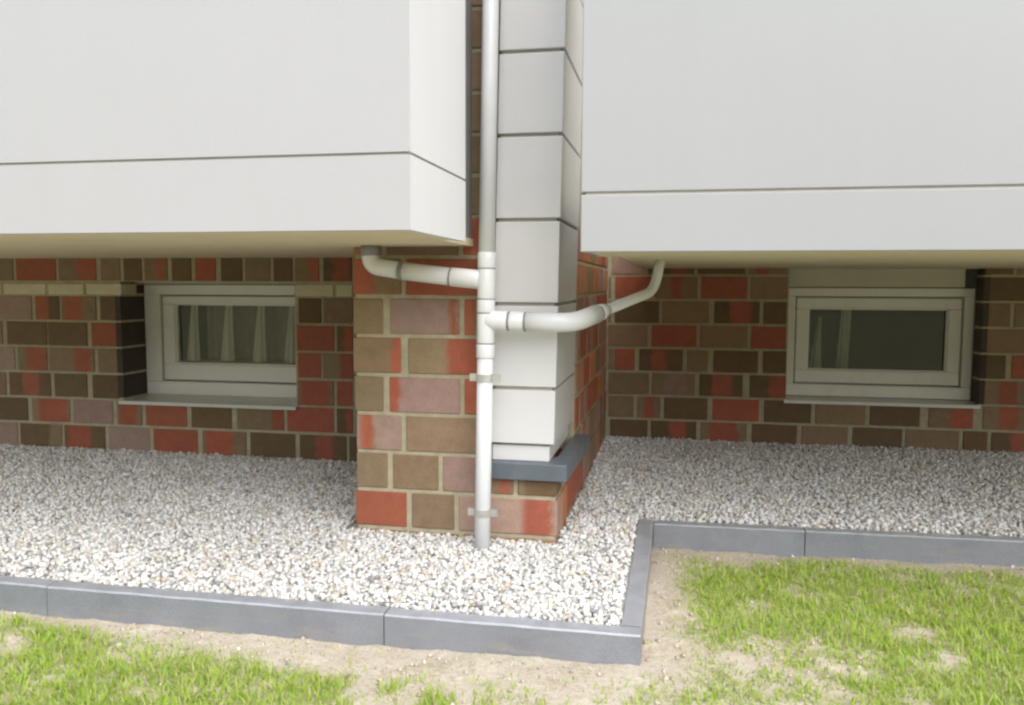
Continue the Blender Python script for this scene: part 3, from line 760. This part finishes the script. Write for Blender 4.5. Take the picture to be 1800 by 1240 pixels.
def clamp(z):
    c = P(z)
    bm = bmesh.new()
    R0, R1, h, n = 0.0246, 0.0272, 0.011, 28
    rings = []
    for r, dz in ((R0, -h), (R1, -h), (R1, h), (R0, h)):
        rings.append([bm.verts.new(c+Vector((r*math.cos(2*math.pi*k/n), r*math.sin(2*math.pi*k/n), dz))) for k in range(n)])
    for i in range(4):
        a, b = rings[i], rings[(i+1) % 4]
        for k in range(n): bm.faces.new((a[k], a[(k+1) % n], b[(k+1) % n], b[k]))
    for s in (-1, 1):                                  # bolted ears either side
        for dy in (-0.0055, 0.0025):
            x0 = c.x + s*0.0255; x1 = c.x + s*0.046
            bm_box(bm, min(x0, x1), max(x0, x1), c.y+dy, c.y+dy+0.003, c.z-h, c.z+h)
    bmesh.ops.recalc_face_normals(bm, faces=bm.faces[:])
    o = link('pipe_clamp', finish(bm, 'pipe_clamp'), M['galv'], pipe)
    o['_origin'] = [0, 0, 0]
    for s in (-1, 1):
        t = tube('clamp_screw', [c+Vector((s*0.037, -0.0125, 0)), c+Vector((s*0.037, -0.0085, 0)), c+Vector((s*0.037, -0.0084, 0)), c+Vector((s*0.037, 0.009, 0))], [0.0055, 0.0055, 0.003, 0.003], M['galv'], None, 10)
        t.parent = o
        t.matrix_parent_inverse = (Matrix.Translation(-pipe.location)).copy()
    s = tube('wall_stud', [c+Vector((0, 0.026, 0)), c+Vector((0, 0.11, 0))], 0.005, M['galv'], None, 10)
    s.parent = o; s.matrix_parent_inverse = (Matrix.Translation(-pipe.location)).copy()
clamp(0.511); clamp(0.098)

# left branch
b0 = P(0.8035)
LB = [Vector((-0.575, 2.42, 0.8040)), Vector((-0.664, 2.42, 0.8125)), Vector((-0.822, 2.42, 0.8305))]
straight_socket('branch_socket', LB[0], LB[1], 0.0286, M['pvc'], pipe)
straight_socket('seal_ring', LB[1]-(LB[1]-LB[0])*0.01, LB[1]+(LB[2]-LB[1]).normalized()*0.004, 0.0290, M['rubber'], pipe)
tube('branch_pipe', [LB[1], (LB[1]+LB[2])/2, LB[2]], 0.0268, M['pvc'], pipe)
d = (LB[2]-LB[1]).normalized()
straight_socket('seal_ring', LB[2]-d*0.009, LB[2]+d*0.006, 0.0292, M['rubber'], pipe)
tube('elbow', bend_path([LB[2], Vector((-0.918, 2.42, 0.8455)), Vector((-0.922, 2.425, 0.905))], 0.045, 9), 0.0262, M['pvc'], pipe)
tube('gasket', [Vector((-0.920, 2.424, 0.876)), Vector((-0.921, 2.424, 0.909))], 0.0290, M['rubber'], pipe)
# right branch
S0, S1 = Vector((-0.553, 2.42, 0.6842)), Vector((-0.490, 2.42, 0.6815))
straight_socket('branch_socket', S0, S1, 0.0298, M['pvc'], pipe)
e1 = Vector((-0.440, 2.42, 0.6800))
straight_socket('seal_ring', S1, S1+Vector((0.006, 0, 0)), 0.0295, M['rubber'], pipe)
straight_socket('sleeve', S1+Vector((0.006, 0, -0.0003)), e1, 0.0296, M['pvc'], pipe)
straight_socket('seal_ring', e1, e1+Vector((0.007, 0, 0)), 0.0300, M['rubber'], pipe)
K = Vector((-0.293, 2.42, 0.6785)); E = Vector((-0.0726, 2.85, 0.7700)); T = Vector((-0.0520, 2.868, 0.882))
dk = (E-K).normalized()
tube('elbow', bend_path([e1+Vector((0.006, 0, -0.0002)), K, K+dk*0.125], 0.05, 9), 0.0285, M['pvc'], pipe)
straight_socket('seal_ring', K+dk*0.120, K+dk*0.134, 0.0275, M['rubber'], pipe)
tube('reducer', [K+dk*0.13, K+dk*0.15, K+dk*0.185], [0.0262, 0.0255, 0.0190], M['pvc'], pipe)
tube('branch_pipe', bend_path([K+dk*0.180, E, T], 0.06, 9), 0.0165, M['pvc'], pipe)

# ------------------------------------------------------------------ kerb stones
def kerb(p0, p1, label, thick=KERB_W, top=-0.014, side=1):
    """p0->p1 is the outer (lawn side) edge; the stone lies on the other side"""
    p0, p1 = Vector(p0), Vector(p1); d = (p1-p0); L = d.length; d.normalize(); n = Vector((-d.y, d.x))*side
    bm = bmesh.new()
    nseg = max(2, int(L/0.06))
    prof = [(0, -0.26), (0, top-0.004), (0.004, top), (thick-0.004, top), (thick, top-0.004), (thick, -0.26)]
    prev = None
    for i in range(nseg+1):
        t = 0.0006 + (L-0.0012)*i/nseg
        ring_ = []
        for a, z in prof:
            w = 0.0007*math.sin(i*1.7+a*90+p0.x*11) if 0 < i < nseg else 0
            q = p0 + d*t + n*(a+w)
            ring_.append(bm.verts.new((q.x, q.y, z + (0.0006*math.sin(i*2.3+p0.x*5) if z > -0.1 else 0))))
        if prev:
            for k in range(len(prof)):
                k2 = (k+1) % len(prof); bm.faces.new((prev[k], prev[k2], ring_[k2], ring_[k]))
        else: bm.faces.new(ring_[::-1])
        prev = ring_
    bm.faces.new(prev)
    bmesh.ops.recalc_face_normals(bm, faces=bm.faces[:])
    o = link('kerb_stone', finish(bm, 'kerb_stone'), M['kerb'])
    return tag(o, label, 'kerb', 'anthracite edging stones round the gravel bed')
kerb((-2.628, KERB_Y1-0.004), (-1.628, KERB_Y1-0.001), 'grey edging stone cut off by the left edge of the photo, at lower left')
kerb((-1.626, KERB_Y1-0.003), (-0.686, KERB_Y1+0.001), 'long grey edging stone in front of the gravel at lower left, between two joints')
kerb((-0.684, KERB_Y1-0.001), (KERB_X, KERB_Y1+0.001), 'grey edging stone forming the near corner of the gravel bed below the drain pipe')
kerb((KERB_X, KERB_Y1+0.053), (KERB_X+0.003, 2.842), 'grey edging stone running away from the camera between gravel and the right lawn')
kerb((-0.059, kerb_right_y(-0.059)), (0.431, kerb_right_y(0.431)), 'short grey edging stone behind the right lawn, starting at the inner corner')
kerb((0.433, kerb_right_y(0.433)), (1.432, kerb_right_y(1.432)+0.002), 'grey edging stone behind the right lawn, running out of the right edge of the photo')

# ------------------------------------------------------------------ gravel
def in_bed(x, y, mrg=0.004):
    a = (y > KERB_Y1+KERB_W+mrg) & (x < KERB_X-KERB_W-mrg) & (y < np.where(x < -1.0, LW_Y-0.002, 4.36))
    b = (y > kerb_right_y(x)+KERB_W+mrg) & (y < RW_Y-0.002) & (x > -0.36)
    pier_ = (x > PX0-0.001) & (x < PX1+0.001) & (y > PR_Y-0.001)
    behind = (x <= -0.36) & (x > PX0-0.05) & (y > PR_Y)
    view = (x > -2.35-0.95*(y-1.9)) & (x < 1.75+0.5*(y-2.8))
    return (a | b) & ~pier_ & ~behind & view

def stones():
    t = (1+5**0.5)/2
    iv = np.array([(-1, t, 0), (1, t, 0), (-1, -t, 0), (1, -t, 0), (0, -1, t), (0, 1, t), (0, -1, -t), (0, 1, -t), (t, 0, -1), (t, 0, 1), (-t, 0, -1), (-t, 0, 1)], float)/math.hypot(1, t)
    it = np.array([(0, 11, 5), (0, 5, 1), (0, 1, 7), (0, 7, 10), (0, 10, 11), (1, 5, 9), (5, 11, 4), (11, 10, 2), (10, 7, 6), (7, 1, 8), (3, 9, 4), (3, 4, 2), (3, 2, 6), (3, 6, 8), (3, 8, 9), (4, 9, 5), (2, 4, 11), (6, 2, 10), (8, 6, 7), (9, 8, 1)])
    pts = []
    for pitch, zlo, zhi, smin, smax in ((0.0112, -0.024, -0.016, 0.0055, 0.0085), (0.0138, -0.018, -0.008, 0.0055, 0.0112)):
        gx, gy = np.meshgrid(np.arange(-4.1, 2.7, pitch), np.arange(1.9, 4.4, pitch))
        gx = gx.ravel() + rng.uniform(-.48, .48, gx.size)*pitch; gy = gy.ravel() + rng.uniform(-.48, .48, gy.size)*pitch
        k = in_bed(gx, gy); gx, gy = gx[k], gy[k]
        s = smin + (smax-smin)*rng.random(gx.size)**1.6
        z = rng.uniform(zlo, zhi, gx.size) + 0.012*(fbm(gx, gy, 5, 2, 5)-0.5)
        d = np.minimum(np.abs(gy-(KERB_Y1+KERB_W)), 1)
        z -= 0.006*np.exp(-d/0.04)
        pts.append(np.stack([gx, gy, z, s], 1))
    ns = 26                                              # strays kicked over the kerb
    sx_ = rng.uniform(-1.9, 1.1, ns)
    sy_ = np.where(sx_ < KERB_X, KERB_Y1-0.012-0.16*rng.random(ns)**2.2, kerb_right_y(sx_)-0.012-0.16*rng.random(ns)**2.2)
    ok = (sx_ < KERB_X) | (sx_ > KERB_X+0.03)
    sx_, sy_ = sx_[ok], sy_[ok]
    pts.append(np.stack([sx_, sy_, soil_z(sx_, sy_)+0.002, rng.uniform(0.003, 0.0075, sx_.size)], 1))
    p = np.concatenate(pts); n = len(p)
    v = np.repeat(iv[None], n, 0)
    v = v*(1+rng.uniform(-.26, .26, (n, 12, 1)))
    v = v*np.stack([rng.uniform(.75, 1.35, n), rng.uniform(.7, 1.1, n), rng.uniform(.5, .95, n)], 1)[:, None, :]
    # random rotations
    q = rng.normal(size=(n, 4)); q[:, 1:3] *= 0.55; q /= np.linalg.norm(q, axis=1)[:, None]
    w, x, y, z = q.T
    Rm = np.stack([1-2*(y*y+z*z), 2*(x*y-z*w), 2*(x*z+y*w), 2*(x*y+z*w), 1-2*(x*x+z*z), 2*(y*z-x*w), 2*(x*z-y*w), 2*(y*z+x*w), 1-2*(x*x+y*y)], 1).reshape(n, 3, 3)
    v = np.einsum('nij,nkj->nki', Rm, v)*p[:, 3][:, None, None] + p[:, None, :3]
    f = (it[None] + 12*np.arange(n)[:, None, None]).reshape(-1, 3)
    me = np_mesh('gravel', v.reshape(-1, 3), f)
    o = link('gravel', me, M['stone'])
    return tag(o, 'loose bed of white and pale grey crushed stone along the plinth', 'gravel', kind='stuff')
stones()

# ------------------------------------------------------------------ unseen trees added behind the camera to block low sky (mirrored in the panes)
def added_tree_belt():
    n = 26000
    x = rng.uniform(-45, 45, n); cxs = np.arange(-45, 46, 4.2)
    hgt = 5.5 + 3.0*fbm(cxs, cxs*0, 21, 2, 0.7)
    i = np.clip(((x+45)/4.2+0.5).astype(int), 0, len(cxs)-1)
    u = np.abs(x-cxs[i])/2.1
    z = rng.random(n)**0.8*hgt[i]*np.sqrt(np.clip(1.05-0.75*u*u, 0.1, 1))
    y = -30 + rng.uniform(-1.6, 1.6, n)
    s_ = rng.uniform(0.14, 0.34, n)
    v = rng.normal(size=(n, 3, 3))*s_[:, None, None] + np.stack([x, y, z], 1)[:, None, :]
    f = np.arange(3*n).reshape(-1, 3)
    tag(link('sky_blocking_trees', np_mesh('sky_blocking_trees', v.reshape(-1, 3), f), M['leaf']), 'unseen row of leafy trees added behind the camera to block low sky light', 'trees', kind='stuff')
M['leaf'] = simple_mat('added_tree_leaf', (0.085, 0.10, 0.055), 0.6, 0.4, 1.5)
added_tree_belt()

# ------------------------------------------------------------------ grass
def blob(x, y, cx, cy_, sx_, sy_): return np.exp(-((x-cx)/sx_)**2 - ((y-cy_)/sy_)**2)
def grass_density(x, y):
    d = kerb_dist(x, y)
    n = fbm(x, y, 8, 4, 5.0); n2 = fbm(x, y, 9, 3, 17)
    base = np.where(x < KERB_X, 1.0*(n-0.36) + 0.95*(n2-0.45), 0.8*(n-0.22) + 0.8*(n2-0.40))
    leftl = x < KERB_X
    need_l = np.clip(0.10 + (x+1.35)*0.17, 0.02, 0.16)             # bare strip along the front row, wider to the right
    need_r = 0.10 + 0.03*np.sin(x*9)
    edge = np.where(leftl, need_l, need_r)
    g = np.clip((d-edge*0.45)/(edge*0.9+0.01), 0, 1)
    dens = np.clip(base*2.1+0.22, 0.0, 1)*g
    dens = np.where(leftl, dens*1.15, dens*1.1)
    dens *= 1-0.75*blob(x, y, -0.20, 1.70, 0.33, 0.16)
    dens *= 1-0.70*blob(x, y, -0.72, 1.74, 0.18, 0.09)
    dens *= 1-0.55*blob(x, y, 0.20, 1.93, 0.30, 0.10)
    dens *= 1-0.45*blob(x, y, 0.30, 2.02, 0.10, 0.07)
    dens += 0.4*blob(x, y, 0.78, 2.42, 0.12, 0.16)*g + 0.35*blob(x, y, 0.10, 2.45, 0.16, 0.14)*g + 0.3*blob(x, y, -1.45, 1.6, 0.3, 0.2)*g
    dens += (0.45*blob(x, y, -0.95, 1.56, 0.30, 0.10) + 0.30*blob(x, y, -0.62, 1.58, 0.22, 0.09) + 0.30*blob(x, y, -0.33, 1.55, 0.12, 0.07)
             + 0.25*blob(x, y, -0.02, 1.66, 0.16, 0.10))*np.clip(n2*2-0.35, 0, 1.3)
    dens += 0.55*blob(x, y, 0.66, 2.12, 0.16, 0.14)*g*np.clip(n2*2+0.1, 0, 1.2) + 0.28*blob(x, y, -0.45, 1.60, 0.55, 0.10)*np.clip(n2*3-0.9, 0, 1.2)
    dens += (0.55*blob(x, y, 0.80, 2.12, 0.22, 0.16) + 0.35*blob(x, y, 0.35, 1.95, 0.25, 0.12) + 0.2*blob(x, y, 0.55, 1.8, 0.4, 0.12))*g*np.clip(n2*2-0.2, 0, 1.3)
    return np.clip(dens, 0, 1.2)

def grass():
    N = 640000
    x = rng.uniform(-2.3, 1.6, N); y = rng.uniform(1.12, 2.84, N)
    lawn = np.where(x < KERB_X, y < KERB_Y1-0.004, y < kerb_right_y(x)-0.004) & ~((x > KERB_X-0.06) & (x < KERB_X+0.005) & (y > KERB_Y1-0.005))
    view = (x > -2.0-0.3*(y-1.4)) & (x < 1.2+0.75*(y-1.9))
    dens = grass_density(x, y)
    k = lawn & view & (rng.random(N) < (dens**1.45)*0.33 + 0.014)
    x, y, dens = x[k], y[k], dens[k]; n = len(x)
    z = soil_z(x, y)-0.003
    h = (0.008+0.026*rng.random(n)**1.7)*(0.5+0.6*dens)
    wdt = rng.uniform(0.0008, 0.0017, n)
    az = rng.uniform(0, 2*math.pi, n); lean = rng.uniform(0.1, 1.25, n)*h
    dx, dy = np.cos(az), np.sin(az); px_, py_ = -dy, dx
    lv = []
    for t, ww in ((0, 0.8), (0.38, 1.0), (0.72, 0.75), (1.0, 0.0)):
        cx = x+dx*lean*t**1.7; cy2 = y+dy*lean*t**1.7; cz = z+h*(t-0.28*t*t*np.clip(lean/h, 0, 1))
        if ww > 0:
            lv.append(np.stack([cx-px_*wdt*ww, cy2-py_*wdt*ww, cz], 1)); lv.append(np.stack([cx+px_*wdt*ww, cy2+py_*wdt*ww, cz], 1))
        else: lv.append(np.stack([cx, cy2, cz], 1))
    v = np.stack(lv, 1)
    tri = np.array([(0, 1, 3), (0, 3, 2), (2, 3, 5), (2, 5, 4), (4, 5, 6)])
    f = (tri[None]+7*np.arange(n)[:, None, None]).reshape(-1, 3)
    me = np_mesh('grass', v.reshape(-1, 3), f)
    me.polygons.foreach_set('use_smooth', np.ones(len(f), bool))
    return tag(link('grass', me, M['grass']), 'thin patchy young lawn sprouting from dry sandy soil', 'grass', kind='stuff')
grass()

# crumbs of soil and bits of straw lying on the bare strips
def crumbs():
    n = 16000
    x = rng.uniform(-2.1, 1.4, n); y = rng.uniform(1.2, 2.82, n)
    k = np.where(x < KERB_X, y < KERB_Y1-0.006, y < kerb_right_y(x)-0.006) & ~((x > KERB_X-0.06) & (x < KERB_X+0.006))
    x, y = x[k], y[k]; n = len(x)
    s = 0.0012+0.0075*rng.random(n)**5
    o6 = np.array([(1, 0, 0), (-1, 0, 0), (0, 1, 0), (0, -1, 0), (0, 0, 1), (0, 0, -1)], float)
    t8 = np.array([(0, 2, 4), (2, 1, 4), (1, 3, 4), (3, 0, 4), (2, 0, 5), (1, 2, 5), (3, 1, 5), (0, 3, 5)])
    v = o6[None]*(1+rng.uniform(-.4, .4, (n, 6, 1)))*s[:, None, None]*np.array([1, 1, .7])
    a = rng.uniform(0, 6.28, n); c_, s_ = np.cos(a)[:, None], np.sin(a)[:, None]
    v = np.stack([v[..., 0]*c_-v[..., 1]*s_, v[..., 0]*s_+v[..., 1]*c_, v[..., 2]], 2)
    v = v + np.stack([x, y, soil_z(x, y)+s*0.3], 1)[:, None, :]
    f = (t8[None]+6*np.arange(n)[:, None, None]).reshape(-1, 3)
    return tag(link('soil_crumbs', np_mesh('soil_crumbs', v.reshape(-1, 3), f), M['crumb']), 'small clods and grit scattered on the bare soil', 'soil', kind='stuff')
M['crumb'] = simple_mat('soil_clod', (0.46, 0.40, 0.31), 0.95, 0.35, 40, 0.2)
crumbs()

# helper keys are not part of the description
for o in bpy.data.objects:
    if '_origin' in o: del o['_origin']
